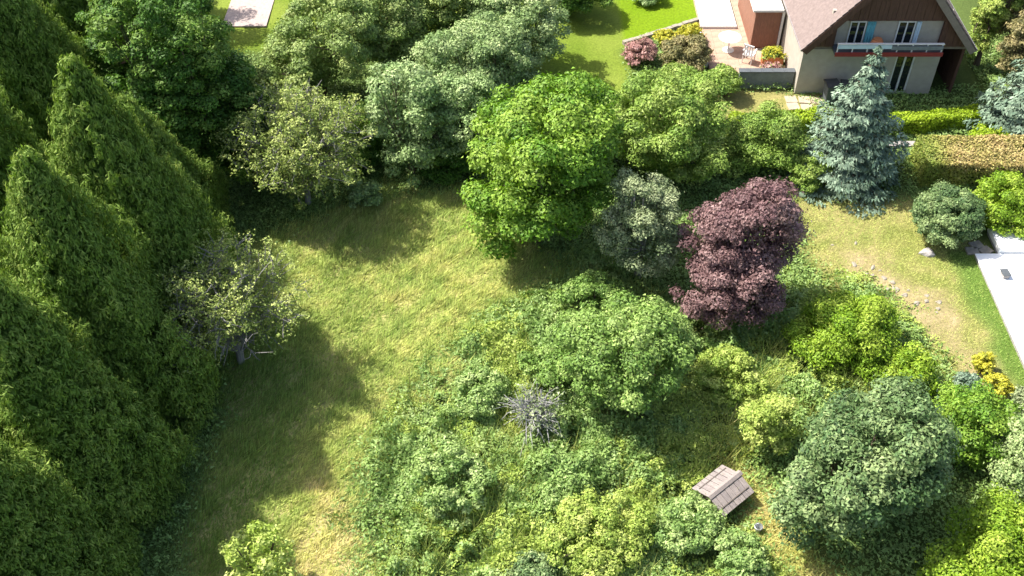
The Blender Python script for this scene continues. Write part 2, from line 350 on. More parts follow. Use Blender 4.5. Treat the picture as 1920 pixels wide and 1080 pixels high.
def tree(name, label, cat, pos, a, c, zc, leafm, seed, leaf=0.099, clump=.20, nclump=None, cover=2.3, ragged=.6, trunk=.13, bark='bark', squash=.62,
         group=None, stems=False, gaps=0.0, lobes=None, b=None, rz=0, jitter=.38, low=-.8, upb=.30):
    rg = np.random.default_rng(seed); b = b or a
    root = empty(name, (pos[0], pos[1], hz1(*pos)), rz, label=label, cat=cat, group=group)
    rc0 = clump*(a*b*c)**(1/3)
    S = 4*math.pi*((a*b)**1.6/3+2*(a*c)**1.6/3)**(1/1.6)
    nc = nclump or int(S/(rc0*rc0*1.5))+8
    d = rdirs(rg, nc*3); d = d[d[:, 2] > low][:nc]; nc = len(d)
    # the crown is a few overlapping lobes of its own, each with a lumpy outline
    if lobes is None:
        nl = 5 if not stems else 4; a0 = rg.uniform(0, 6.28); lobes = []
        for q in range(nl):
            an = a0+q*2*math.pi/nl+rg.normal(0, .3); ro = rg.uniform(.30, .50); lobes.append((ro*math.cos(an), ro*math.sin(an), rg.uniform(-.42, .30), rg.uniform(.48, .66)))
        lobes.append((rg.normal(0, .08), rg.normal(0, .08), .28, .70))
    lo = np.array(lobes); w_ = lo[:, 3]**2; li = rg.choice(len(lo), nc, p=w_/w_.sum())
    ax = rdirs(rg, 11); am = rg.uniform(-ragged, ragged*.8, 11)
    lump = np.clip(1+np.sum(am[None]*np.clip(d@ax.T, 0, 1)**5, 1), .6, 1.3)
    rad = rc0*rg.uniform(.55, 1.3, nc)
    rr = (rg.uniform(.55, 1.05, nc)**.5)*lump*lo[li, 3]
    q3 = lo[li, :3]+d*rr[:, None]
    ins = np.zeros(nc, bool)                       # drop clumps buried inside a neighbouring lobe
    for q in range(len(lo)): ins |= (np.linalg.norm(q3-lo[q, :3], axis=1) < lo[q, 3]*.74) & (li != q)
    q3 = q3[~ins]; rad = rad[~ins]; nc = len(q3)
    cen = q3*np.array([a, b, c])[None]
    if gaps: keep = rg.random(nc) > gaps; cen = cen[keep]; rad = rad[keep]; nc = len(cen)
    cen[:, 2] += zc; cen[:, 2] = np.maximum(cen[:, 2], rad*.55)
    area = 4*math.pi*rad**2*.7
    n_each = np.maximum((area*cover/(leaf*leaf*.66)*.5).astype(int), 20)
    V, t = clumpleaves(rg, cen, rad, n_each, leaf, squash=squash, jitter=jitter, upb=upb)
    # a looser inner filling so that the crown is not hollow
    ni = int(S*cover*.16/(leaf*leaf*.6)); di = rdirs(rg, ni)*(rg.random(ni)**.4*.66)[:, None]*np.array([a, b, c])[None]; di[:, 2] += zc
    di = di[di[:, 2] > .1]
    V2 = leafquads(rg, di, rdirs(rg, len(di))+np.array([0, 0, .5]), leaf*1.2*rg.uniform(.7, 1.3, len(di)), .65)
    V = np.concatenate([V, V2]); t = np.concatenate([t, np.clip(rg.normal(.45, .2, len(di)), 0, 1)])
    V[..., 2] = np.maximum(V[..., 2], .02)
    link('crown', npmesh('crown', V, 3, t), M[leafm], root)
    if stems:
        for k in range(5):
            e = cen[rg.integers(nc)]; s = np.array([rg.normal(0, .1), rg.normal(0, .1), -.12]); q = s*.5+e*.5+np.array([0, 0, .15])
            part('stem', M[bark], root, tube([s, q, e], [.05, .035, .015], 5))
    else:
        limbs(root, rg, cen, 0, trunk, bark)
    return root
def shrub(name, label, cat, pos, a, c, leafm, seed, zc=None, **k):
    k.setdefault('leaf', .085); k.setdefault('clump', .27); k.setdefault('low', -.35)
    return tree(name, label, cat, pos, a, c, c*.85 if zc is None else zc, leafm, seed, stems=True, **k)

# ---- tall clipped-looking conifers of the left-hand row
def conifer_mesh(seed, h, Rr, plumes=3300, per=38, spray=.15, power=1.75):
    rg = np.random.default_rng(seed)
    t = rg.random(plumes*3); r = 1-t**power; t = t[rg.random(len(t)) < r*.9+.12][:plumes]
    plumes = len(t); az = rg.uniform(0, 2*math.pi, plumes)
    lob = 1+.09*np.sin(az*5+seed+t*3)+.08*np.sin(az*3+2*seed+t*7)+.05*np.sin(az*9+t*16+seed)
    rad = Rr*(1-t**power)*lob*rg.uniform(.80, 1.03, plumes)*(.80+.36*fbm(az*2.6+9, t*10, seed+5, 2))+.06
    cen = np.stack([rad*np.cos(az), rad*np.sin(az), t*h*.965], 1)
    out = np.stack([np.cos(az), np.sin(az), 0*az], 1)
    pr = rg.uniform(.18, .44, plumes)*(1-.25*t)
    idx = np.repeat(np.arange(plumes), per); n = len(idx)
    d = rdirs(rg, n)
    up = unit(out[idx]*.40+np.array([0, 0, 1]))           # plumes point up and outwards
    al = rg.uniform(-.9, 1.2, n)
    P = cen[idx]+d*(pr[idx]*.62*np.clip(1.15-al*.55, .25, 1.3))[:, None]+up*(al*pr[idx])[:, None]
    Nn = d*.9+out[idx]*.7+rg.normal(size=(n, 3))*.35
    T = up+d*.3+rg.normal(size=(n, 3))*.2
    V = leafquads(rg, P, Nn, spray*rg.uniform(.6, 1.35, n), .27, T, .05)
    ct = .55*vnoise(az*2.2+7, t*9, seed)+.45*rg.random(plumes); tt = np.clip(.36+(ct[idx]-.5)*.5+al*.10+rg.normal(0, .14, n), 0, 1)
    # inner layer
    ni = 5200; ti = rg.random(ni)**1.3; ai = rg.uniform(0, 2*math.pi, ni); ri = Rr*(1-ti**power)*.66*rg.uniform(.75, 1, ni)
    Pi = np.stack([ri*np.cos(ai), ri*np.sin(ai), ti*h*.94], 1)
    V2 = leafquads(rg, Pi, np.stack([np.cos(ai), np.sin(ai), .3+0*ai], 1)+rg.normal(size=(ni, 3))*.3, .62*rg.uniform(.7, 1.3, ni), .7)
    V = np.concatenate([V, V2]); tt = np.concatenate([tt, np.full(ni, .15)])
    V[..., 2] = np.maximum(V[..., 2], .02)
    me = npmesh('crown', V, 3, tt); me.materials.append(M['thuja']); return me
con_meshes = [conifer_mesh(s, 11.5, 3.15) for s in (11, 12, 13)]
con_trunk = joinmesh('trunk', [tube([(0, 0, -.15), (.03, .02, 3), (0, .03, 7), (0, 0, 11.0)], [.26, .2, .12, .03], 8)])
con_trunk.materials.append(M['bark'])
ROW = [  # x, y, height, width factor
    (-13.9, 10.9, 9.6, .95), (-13.6, 14.9, 9.8, .95), (-13.3, 18.9, 10.3, .95), (-13.1, 22.8, 10.9, .95), (-12.9, 26.7, 11.3, .95), (-13.4, 30.6, 7.2, .8), 
    (-18.6, 15.5, 11.0, 1.0), (-18.4, 21.5, 12.0, 1.0), (-18.3, 28.0, 12.2, 1.05), (-18.5, 34.0, 11.5, 1.0),
    (-19.5, 40.0, 9.5, 1.0), (-16.8, 43.5, 7.6, .8), (-24.0, 35.5, 9.0, 1.0)]
for i, (x, y, h, w) in enumerate(ROW):
    s = h/11.5
    cl, cg = (('tall dark green conifer in the front row along the meadow', 'tall conifers of the front row') if x > -15 and h > 9 else
              ('shorter conifer wedged between taller ones in the row along the meadow', 'shorter conifers of the row') if x > -17 else
              ('tall conifer standing behind the front row, away from the meadow', 'conifers behind the front row'))
    o = empty('conifer_tree', (x, y, hz1(x, y)), i*1.9, label=cl, cat='tree', group=cg)
    for nm, me in (('trunk', con_trunk), ('crown', con_meshes[(i*2+i//3) % 3])):
        p_ = bpy.data.objects.new(nm, me); C.objects.link(p_); p_.parent = o; p_.scale = (w, w, s)

# ---- blue spruces
def spruce(label, pos, h, Rr, seed, tiers=15):
    rg = np.random.default_rng(seed)
    root = empty('blue_spruce', (pos[0], pos[1], hz1(*pos)), 0, label=label, cat='tree')
    part('trunk', M['bark'], root, tube([(0, 0, -.12), (0, .02, h*.5), (0, 0, h*.97)], [.16, .1, .02], 8))
    PV = []; TT = []
    for ti in range(tiers):
        f = ti/(tiers-1); z = .25+f*(h-.45); L0 = Rr*(1-f)**.85+.12
        nb = max(5, int(15*(1-f)+4)); ph = rg.uniform(0, 6.28)
        for k in range(nb):
            az = ph+2*math.pi*k/nb+rg.normal(0, .12); L = L0*rg.uniform(.62, 1.18)
            o = np.array([math.cos(az), math.sin(az), 0]); sd_ = np.array([-o[1], o[0], 0])
            n = int(26+70*L); s = rg.random(n)**.75
            wid = .34*L*np.sin(np.clip(s, 0, 1)*math.pi*.75+.25)*.9+.04
            lat = rg.uniform(-1, 1, n)
            zz = z-.16*L*s+.14*L*s*s+rg.normal(0, .035, n)-.05*np.abs(lat)
            P = o[None]*(L*s)[:, None]+sd_[None]*(lat*wid)[:, None]; P[:, 2] = zz
            T = o[None]+sd_[None]*(lat*.9)[:, None]+np.array([0, 0, .15])
            Nn = np.array([0, 0, .75])[None]+rg.normal(size=(n, 3))*.40+o[None]*.75
            PV.append(leafquads(rg, P, Nn, rg.uniform(.12, .24, n), .45, T, .04)); TT.append(np.clip(rg.normal(.5+.15*rg.normal(), .2, n), 0, 1))
            part('branch', M['bark'], root, tube([(0, 0, z), (o[0]*L*.6, o[1]*L*.6, z-.06*L), (o[0]*L*.9, o[1]*L*.9, z-.03*L)], [.03, .018, .006], 4))
    V = np.concatenate(PV); V[..., 2] = np.maximum(V[..., 2], .03)
    link('crown', npmesh('crown', V, 3, np.concatenate(TT)), M['spruce'], root)
spruce('conical blue spruce standing in front of the brown gabled house', (13.9, 35.0), 6.3, 2.35, 3)
spruce('second blue spruce behind the tan-topped clipped hedge', (22.3, 38.0), 5.3, 2.3, 4, 13)

# ---- half-bare trees with grey branches
def sparse_tree(label, pos, a, c, zc, leafm, seed, nbr=46, leafy=.6, tr=.14, leaf=0.087, tuft=90, bias=None, bark='greybark'):
    rg = np.random.default_rng(seed)
    root = empty('half_bare_tree', (pos[0], pos[1], hz1(*pos)), 0, label=label, cat='tree')
    part('trunk', M[bark], root, tube([(0, 0, -.12), (.08, .03, zc*.5), (-.05, .1, zc), (.04, .06, zc+c*.6)], [tr, tr*.75, tr*.45, tr*.15], 8))
    V = []; TT = []
    for k in range(nbr):
        d = rdirs(rg, 1)[0]; d[2] = abs(d[2])*.9-.25*rg.random()
        e = d*np.array([a, a, c])*rg.uniform(.75, 1.08)+np.array([0, 0, zc]); e[2] = max(e[2], .25)
        s = np.array([0, 0, zc*rg.uniform(.12, .75)])
        q1 = s*.65+e*.35+rg.normal(0, .2, 3)+np.array([0, 0, .25]); q1[:2] *= .8; q2 = s*.3+e*.7+rg.normal(0, .15, 3)
        sh = [tube([s, q1, q2, e], [tr*.26, tr*.17, tr*.10, .008], 5)]
        twigs = []
        for j in range(7):
            f = rg.uniform(.35, 1); b0 = (q1*(1-f)+q2*f) if rg.random() < .5 else (q2*(1-f)+e*f)
            tw = b0+rg.normal(0, .30, 3)+d*.22; sh.append(tube([b0, (b0+tw)/2+rg.normal(0, .05, 3), tw], [.020, .014, .007], 4)); twigs.append(tw)
        part('branch', M[bark], root, *sh)
        lf = leafy if bias is None else bias(e/np.array([a, a, c]))
        if rg.random() < lf:
            cc = np.array(twigs+[e, q2]); V1, t1 = clumpleaves(rg, cc, rg.uniform(.14, .32, len(cc)), np.full(len(cc), tuft//9), leaf, inner=.2, squash=.7)
            V.append(V1); TT.append(t1)
    VV = np.concatenate(V); VV[..., 2] = np.maximum(VV[..., 2], .03)
    link('crown', npmesh('crown', VV, 3, np.concatenate(TT)), M[leafm], root)
sparse_tree('half-bare tree with grey twigs and yellow-green tips leaning out from the conifer row', (-9.5, 24.6), 2.5, 2.2, 3.0, 'yellowolive', 21, 110, .5, leaf=0.074,
            bias=lambda q: .95 if (q[2] > 1.75 or q[0] > .55) else .62, tuft=210)
sparse_tree('open yellow-green tree with grey dead twigs at the dark edge of the meadow', (-8.3, 33.2), 2.7, 2.4, 3.2, 'yellowolive', 22, 140, .92, leaf=0.087, tuft=230)

# ---- broad-leaved trees
tree('maple_tree', 'round bright green tree at the top edge of the meadow', 'tree', (1.05, 30.9), 2.8, 3.5, 3.7, 'maple', 31, leaf=0.118, clump=0.19, cover=2.4, low=-.75)
tree('spreading_tree', 'broad mid-green tree between the bright round tree and the house garden', 'tree', (6.0, 35.4), 3.1, 1.9, 2.0, 'midgreen', 32, leaf=0.099, clump=0.19)
shrub('bush', 'mid-green bush between the purple tree and the clipped green hedge', 'bush', (10.6, 35.6), 1.7, 1.3, 'midgreen', 33)
shrub('bush', 'leafy green bush at the foot of the blue spruce beside the purple tree', 'bush', (12.2, 34.4), 1.0, .9, 'midgreen', 34)
tree('grey_apple_tree', 'grey-green open tree beside the purple-leaved tree', 'tree', (4.75, 28.9), 1.8, 2.3, 2.75, 'greyolive', 35, leaf=0.081, clump=0.16, cover=1.9, bark='greybark')
tree('purple_plum_tree', 'dark purple-leaved tree beside the thicket', 'tree', (8.1, 27.2), 2.1, 2.7, 3.0, 'plum', 36, lobes=[(.15, .1, .42, .62), (-.35, .15, .1, .55), (.45, .3, .0, .5), (-.45, -.35, -.45, .5), (.1, -.5, -.35, .45), (.05, .2, -.1, .6)], leaf=0.093, clump=0.19, cover=2.4)
tree('olive_tree', 'rounded olive-green tree behind the half-bare yellow-green one', 'tree', (-8.4, 40.2), 2.7, 2.5, 2.9, 'olive', 37, leaf=0.105, clump=0.17)
tree('willow_tree', 'wide pale grey-green tree at the edge of the upper lawn', 'tree', (-1.5, 39.0), 3.3, 2.4, 2.7, 'willow', 38, leaf=0.093, clump=0.16, b=2.6)
tree('willow_tree', 'pale grey-green tree left of the wide one behind the dark thicket', 'tree', (-5.6, 42.3), 2.3, 2.3, 2.6, 'olive', 39, leaf=0.099, clump=0.17)
tree('olive_tree', 'tall olive-green tree at the far lawn behind the pale grey-green trees', 'tree', (-3.4, 44.6), 2.5, 2.6, 3.0, 'olive', 139, leaf=.105, clump=.17)
tree('willow_tree', 'pale grey-green tree next to the narrow strip of upper lawn', 'tree', (.2, 42.6), 2.3, 2.2, 2.5, 'willow', 140, leaf=.1, clump=.16)
tree('olive_tree', 'olive-green tree on the far lawn between the pink path and the pale trees', 'tree', (-7.7, 46.0), 2.0, 1.8, 2.1, 'olive', 141, leaf=.105, clump=.17)
tree('willow_tree', 'grey-green tree close behind the round bright green tree', 'tree', (-1.6, 35.6), 1.7, 2.1, 2.4, 'greygreen', 142, leaf=.1, clump=.18)
tree('fresh_tree', 'light green tree between the bright round tree and the upper lawn', 'tree', (2.6, 36.6), 1.9, 1.6, 1.8, 'maple', 143, leaf=.1, clump=.18)
tree('round_tree', 'grey-green tree with light leaf clumps over deep shade at the meadow corner', 'tree', (-4.2, 35.2), 1.9, 2.6, 2.5, 'greygreen', 40, leaf=0.105, clump=0.21, cover=2.2)
tree('dark_tree', 'tallest dark green leafy tree at the far end of the conifer row', 'tree', (-12.9, 34.8), 2.5, 4.2, 5.0, 'darkleaf', 145, leaf=.11, clump=.15, trunk=.2)
tree('dark_tree', 'dark green leafy tree behind the tallest dark one', 'tree', (-15.0, 38.8), 2.4, 4.2, 5.2, 'darkleaf', 146, leaf=.12, clump=.17, trunk=.2)
tree('dark_tree', 'dark glossy green tree rising behind the conifer row', 'tree', (-13.4, 37.0), 1.9, 3.4, 3.7, 'darkleaf', 41, leaf=0.112, clump=0.19)
tree('dark_tree', 'very dark green tree beside the pale pink path', 'tree', (-15.3, 42.2), 1.9, 2.6, 3.2, 'darkleaf', 42, leaf=0.105, clump=0.19)
tree('dark_tree', 'dark green tree with a light tuft between conifers and half-bare tree', 'tree', (-10.6, 34.4), 1.5, 2.4, 2.6, 'darkleaf', 43, leaf=0.105, clump=0.20)
tree('back_tree', 'bright green tree behind the tallest conifers', 'tree', (-23.5, 46.5), 3.2, 4.0, 5.0, 'maple', 44, leaf=0.124, clump=0.19)
tree('back_tree', 'fresh green tree between conifers and the dark tree by the pink path', 'tree', (-19.0, 48.0), 2.8, 3.6, 4.2, 'midgreen', 45, leaf=0.124, clump=0.19)
tree('lawn_tree', 'low round dark green tree standing alone on the upper lawn', 'tree', (3.0, 48.0), 1.85, 1.3, 1.35, 'darkleaf', 46, leaf=0.093, clump=0.19)
tree('big_tree', 'large round dark grey-green tree between the yard and the trodden path', 'tree', (10.4, 18.5), 2.55, 2.75, 3.0, 'deepgreen', 47, leaf=0.105, clump=0.17, cover=2.3, trunk=.18)
tree('apple_tree', 'green apple tree in the middle of the thicket with a dark shadow beside it', 'tree', (3.5, 22.8), 2.2, 2.05, 2.45, 'apple', 48, leaf=0.099, clump=0.19, cover=2.2)
tree('low_tree', 'small green tree in the thicket between apple tree and grey-green tree', 'tree', (2.9, 26.3), 1.35, 1.0, 1.1, 'apple', 49, leaf=0.087, clump=0.21)
# ---- shrubs
shrub('clipped_bush', 'dense round dark green bush at the corner of the white slab', 'bush', (16.95, 31.2), 1.25, 1.12, 'deepgreen', 51, lobes=[(0, 0, 0, .95)], ragged=.12, leaf=0.076, clump=.22, cover=3)
shrub('bush', 'yellow-green bush beside the dense dark round one', 'bush', (19.3, 32.0), 1.35, .95, 'yellowgreen', 52)
shrub('bush', 'yellow-green spreading bush beside the bare soil of the yard', 'bush', (11.9, 25.3), 1.75, 1.1, 'yellowgreen', 53, leaf=0.081)
shrub('bush', 'small yellow-green bush between the spreading one and the big grey-green tree', 'bush', (13.6, 23.6), .95, .75, 'yellowgreen', 54)
shrub('tall_bush', 'upright yellow-green bush beside the big grey-green tree', 'bush', (8.2, 21.0), .95, 1.3, 'weedyellow', 55, gaps=.4)
shrub('bush', 'fresh green bush behind the big grey-green tree below the yellow flowers', 'bush', (14.5, 20.9), 1.2, 1.35, 'maple', 56)
shrub('bush', 'pale green bush beyond the fresh green one', 'bush', (15.9, 19.4), 1.25, 1.35, 'willow', 57)
shrub('bush', 'grey-leaved bush at the lower end of the white slab', 'bush', (17.1, 22.1), .7, .8, 'greyolive', 58)
shrub('bush', 'bright yellow-green bush at the foot of the big grey-green tree', 'bush', (13.9, 15.5), 2.3, 1.5, 'yellowgreen', 59, leaf=0.087)
shrub('sapling', 'pale yellow-green sapling at the edge of the hedge shade', 'sapling', (-7.2, 15.9), 1.15, 1.35, 'sapling', 60, gaps=.66, ragged=.8, cover=1.7, leaf=0.093, clump=.19, zc=1.2)
shrub('bush', 'dark green bush added to deepen the shade under the grey-green corner tree', 'bush', (-2.4, 35.3), 1.2, 1.0, 'darkleaf', 161)  # dark leaves added to stand in for the shade beneath the trees
shrub('bush', 'dark green bush added to darken the shade behind the open yellow-green tree', 'bush', (-6.3, 36.2), 1.5, 1.5, 'darkleaf', 162)  # second bush added to darken the shade under the crowns
shrub('bush', 'low green bush between blue spruce and second blue spruce', 'bush', (22.6, 38.9), 1.4, .7, 'midgreen', 61)
shrub('bush', 'low yellow-green bush at the end of the grey garden path', 'bush', (20.6, 36.9), 1.1, .5, 'hedgegreen', 62)
tree('house_tree', 'olive-brown tree beside the right-hand roof edge', 'tree', (24.2, 43.6), 2.3, 2.7, 3.4, 'brownleaf', 63, leaf=0.099)
tree('house_tree', 'brownish-green low tree in front of the olive-brown tree by the roof edge', 'tree', (23.2, 41.2), 1.3, 1.7, 2.3, 'brownleaf', 163, leaf=.1)
tree('house_tree', 'light green slender tree close against the house eave', 'tree', (22.0, 43.2), .85, 2.6, 3.0, 'weedyellow', 64, leaf=0.087)
shrub('flowering_bush', 'yellow flowering bush at the end of the yard, upper of two', 'bush', (16.35, 24.3), .42, .40, 'flower_yellow', 65, leaf=0.076)
shrub('flowering_bush', 'larger yellow flowering bush beside the grey-leaved bush', 'bush', (16.6, 23.3), .52, .42, 'flower_yellow', 66, leaf=0.076)
shrub('bush', 'small bluish bush beside the yellow flowering bushes', 'bush', (15.5, 23.4), .42, .38, 'spruce', 67, leaf=0.076)
shrub('flowering_bush', 'pinkish flowering bush at the corner of the pale edging wall', 'bush', (6.2, 43.6), .75, .65, 'flower_pink', 68)
shrub('flowering_bush', 'low yellow-green flowering bush along the pale edging wall', 'bush', (7.4, 44.7), .62, .5, 'flower_yellow', 69)
shrub('flowering_bush', 'yellow-green flowering bush beside the terrace', 'bush', (8.7, 45.2), .62, .5, 'flower_yellow', 70)
shrub('bush', 'brownish bush beside the terrace below the yellow flowers', 'bush', (8.3, 43.0), 1.25, .8, 'brownleaf', 71)
shrub('bush', 'dark green bush next to the dark grey garden wall', 'bush', (9.6, 40.9), .75, .75, 'midgreen', 72)
shrub('bush', 'green bush on the lawn below the pink flowers', 'bush', (7.4, 40.6), 1.3, .75, 'midgreen', 73)
shrub('bush', 'dark column of a small evergreen at the far lawn edge', 'bush', (-10.6, 48.8), .35, .8, 'darkleaf', 74)
shrub('bush', 'small grey-green bush on the far lawn by the edging wall', 'bush', (6.9, 49.0), .8, .45, 'greygreen', 75)
shrub('bush', 'dark green bush among the brambles at the thicket front', 'bush', (.75, 16.2), .65, .45, 'deepgreen', 76)
shrub('bush', 'pale green bush at the corner of meadow and dark shade', 'bush', (-5.9, 33.2), .8, .5, 'greygreen', 77)
for k, (lb, x, y, a, c, mt_) in enumerate([
    ('low leafy mound of scrub touching the apple tree on the dead grey bush side', 1.3, 24.0, 1.0, .7, 'apple'),
    ('leafy mound of scrub between the apple tree and the small green tree', 2.2, 25.0, 1.2, .9, 'bramble'),
    ('leafy scrub mound between the apple tree and the purple tree', 5.3, 25.0, 1.3, .8, 'bramble'),
    ('yellow-green scrub mound between apple tree and yellow-green bush', 7.4, 23.6, 1.2, .7, 'weedyellow'),
    ('yellow-green weedy mound at the thicket front beside the dark green bush', 2.6, 17.2, 1.5, .75, 'weedyellow'),
    ('bramble mound at the dry grass edge of the thicket', -1.9, 19.2, 1.3, .75, 'bramble'),
    ('bramble mound in front of the little shed', 5.3, 17.5, 1.1, .7, 'bramble'),
    ('bramble mound beside the trodden path below the shed', 6.7, 16.5, 1.0, .7, 'bramble'),
    ('bramble mound at the thicket corner where meadow and scrub meet', -.9, 22.9, 1.2, .6, 'bramble')]):
    shrub('scrub_mound', lb, 'bush', (x, y), a, c, mt_, 180+k, ragged=.7, clump=.22, gaps=.15)
sparse_tree('small dead grey bush standing beside the apple tree', (.75, 21.7), .6, .6, .85, 'greyolive', 78, 34, .5, .06, .08, 60, bark='palebark')

# ---- bramble thicket: nobody could count its leaves
def thicket(name, n, poly, mt, seed, leaf, label, tf, dens=None, base=.15, amp=.95, bounds=(-6, 17, 11, 31)):
    rg = np.random.default_rng(seed)
    x = rg.uniform(bounds[0], bounds[1], n); y = rg.uniform(bounds[2], bounds[3], n)
    d = mask(x, y, poly, 1.5, 1.6)*(1-.9*mask(x, y, PATH, .4, .3, 21))
    if dens is not None: d = d*dens(x, y)
    k = rg.random(n) < d; x = x[k]; y = y[k]; d = d[k]; n = len(x)
    low_ = lambda px, py: 1-.7*np.exp(-(((px-5.6)/1.7)**2+((py-21.6)/1.5)**2))
    hill = lambda px, py: base+amp*low_(px, py)*sstep(.25, .8, .55*fbm(px/1.5, py/1.5, 61, 2)+.45*fbm(px/.6, py/.6, 63, 2))
    e = .08; h = hill(x, y); gx = (hill(x+e, y)-h)/e; gy = (hill(x, y+e)-h)/e
    z = hz(x, y)+h*d*(rg.random(n)**.45)+.02
    Nn = np.stack([-gx, -gy, np.ones(n)*.9], 1)+rg.normal(size=(n, 3))*.5
    V = leafquads(rg, np.stack([x, y, z], 1), Nn, leaf*rg.uniform(.6, 1.45, n), .62)
    link(name, npmesh(name, V, 3, np.clip(tf(x, y)+rg.normal(0, .17, n), 0, 1)), M[mt], label=label, cat='undergrowth', kind='stuff')
YW = lambda x, y: sstep(.35, .72, .65*fbm(x/1.9, y/1.9, 81)+.35*fbm(x/.5, y/.5, 82))
thicket('bramble_thicket', 520000, BRAMBLE, 'bramble', 91, .095, 'tangled green bramble thicket filling the middle of the plot',
        lambda x, y: .05+.62*fbm(x/1.6, y/1.6, 83)+.35*(fbm(x/.35, y/.35, 84, 2)-.3), lambda x, y: (1-.6*YW(x, y))*(1-.85*sstep(.60, .74, fbm(x/1.0, y/1.0, 87))))
thicket('weed_patch', 420000, BRAMBLE, 'weedyellow', 92, .082, 'yellow-green weeds and nettles growing through the brambles',
        lambda x, y: .2+.6*fbm(x/.9, y/.9, 85), lambda x, y: (.12+.88*YW(x, y))*(1-.8*sstep(.60, .74, fbm(x/1.0, y/1.0, 87))), .15, .85)

def rough(x, y):
    m = 1-mask(x, y, MEADOW, .8, .9)
    for pl in (BRAMBLE, YARD, LAWN, LAWN2, PATH, BED): m = m*(1-mask(x, y, pl, .6, .5))
    hp = np.array([[9.2, 41.5], [21.5, 41.5], [21.5, 51], [9.2, 51]]); m = m*(polydist(x, y, [tuple(q) for q in hp]) > .1)*(polydist(x, y, [(17.7, 31.4), (26, 31.4), (26, 18.4), (17.7, 18.4)]) > .1)
    return m*(polydist(x, y, [(15.3, 36.8), (19.6, 36.8), (19.6, 37.35), (15.3, 37.35)]) > .05)
def ground_cover():
    rg = np.random.default_rng(99); n = 330000
    x = rg.uniform(-15, 25, n); y = rg.uniform(11, 46, n); k = rg.random(n) < rough(x, y)*(.45+.55*(x > -4)); x = x[k]; y = y[k]; n = len(x)
    h = .06+.30*sstep(.3, .75, fbm(x/.8, y/.8, 97))
    P = np.stack([x, y, hz(x, y)+h*rg.random(n)**.5+.01], 1)
    V = leafquads(rg, P, np.array([0, 0, 1.])+rg.normal(size=(n, 3))*.5, .10*rg.uniform(.6, 1.4, n), .6)
    link('ground_weeds', npmesh('ground_weeds', V, 3, np.clip(.05+.55*fbm(x/1.2, y/1.2, 98)+rg.normal(0, .12, n), 0, 1)), M['bramble'],
         label='low leafy weeds covering the rough ground under the trees', cat='undergrowth', kind='stuff')
ground_cover()
blades('tall_weeds', 60000, (-5, 15, 11, 30), lambda x, y: .8*mask(x, y, BRAMBLE, 1.2, 1.4)*sstep(.45, .65, fbm(x/1.2, y/1.2, 57)), .85, .03,
       lambda x, y: .05+.7*fbm(x/.8, y/.8, 58), .5, None, 8, 'grass', label='tall pale weed stalks and grass standing up through the brambles', rise=1.1)

# ------------------------------------------------------------------ clipped hedges
def hedge(label, A, B, w, h, leafm, seed, leaf=0.076, tintz=None):
    rg = np.random.default_rng(seed); A = np.array(A, float); B = np.array(B, float)
    L = np.linalg.norm(B-A); ang = math.atan2(B[1]-A[1], B[0]-A[0]); mid = (A+B)/2
    root = empty('clipped_hedge', (mid[0], mid[1], hz1(*mid)), ang, label=label, cat='hedge')
    area = np.array([L*w, L*h, L*h, w*h, w*h]); n = int(area.sum()*2.6/(leaf*leaf*.5))
    f = rg.choice(5, n, p=area/area.sum()); a = rg.uniform(-.5, .5, n); b = rg.uniform(-.5, .5, n); c = rg.uniform(0, 1, n)
    x = np.where(f == 3, -.5, np.where(f == 4, .5, a))*L
    y = np.where(f == 1, -.5, np.where(f == 2, .5, b))*w
    z = np.where(f == 0, 1.0, c)*h
    Nn = np.zeros((n, 3)); Nn[f == 0] = (0, 0, 1); Nn[f == 1] = (0, -1, 0); Nn[f == 2] = (0, 1, 0); Nn[f == 3] = (-1, 0, 0); Nn[f == 4] = (1, 0, 0)
    P = np.stack([x, y, z], 1)
    bump = (fbm((x+9)/.7, (y+z+9)/.5, seed, 2)-.5)*.28
    P += Nn*(bump+rg.uniform(-.12, .06, n))[:, None]; P[:, 2] = np.maximum(P[:, 2], .03)
    V = leafquads(rg, P, Nn+rg.normal(size=(n, 3))*.55+np.array([0, 0, .3]), leaf*rg.uniform(.7, 1.4, n), .65)
    t = .25+.5*fbm(x/.9+5, (y+z)/.9+5, seed+3)
    if tintz is not None: t = tintz(x, y, z, f, t)
    link('foliage', npmesh('foliage', V, 3, np.clip(t+rg.normal(0, .13, n), 0, 1)), M[leafm], root)
    rr = random.Random(seed)
    for k in range(int(L/.8)):
        sx = -L/2+.4+k*.8
        part('stem', M['bark'], root, tube([(sx, 0, -.1), (sx+rr.uniform(-.1, .1), rr.uniform(-.1, .1), h*.5), (sx+rr.uniform(-.2, .2), rr.uniform(-.2, .2), h*.85)], [.04, .03, .012], 5))
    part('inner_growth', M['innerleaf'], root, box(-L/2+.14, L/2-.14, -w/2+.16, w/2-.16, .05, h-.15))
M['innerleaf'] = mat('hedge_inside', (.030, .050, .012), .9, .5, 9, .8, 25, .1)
hedge('wide clipped hedge with tan reddish top growth beside the blue spruce', (16.9, 35.1), (25, 34.9), 1.9, 1.3, 'hedgetan', 5,
      tintz=lambda x, y, z, f, t: .1+.95*t*sstep(-4.0, -2.6, x)*np.clip(.25+z/1.25*.9, 0, 1.1)+.25*sstep(.8, 1.2, z)*sstep(-4.0, -2.4, x))
hedge('long low bright green clipped hedge in front of the house wall', (15.2, 37.75), (21.8, 38.85), .7, .75, 'hedgegreen', 6)
hedge('bright green clipped hedge along the dry planting bed', (9.6, 38.0), (13.9, 38.35), .8, .7, 'hedgegreen', 7)

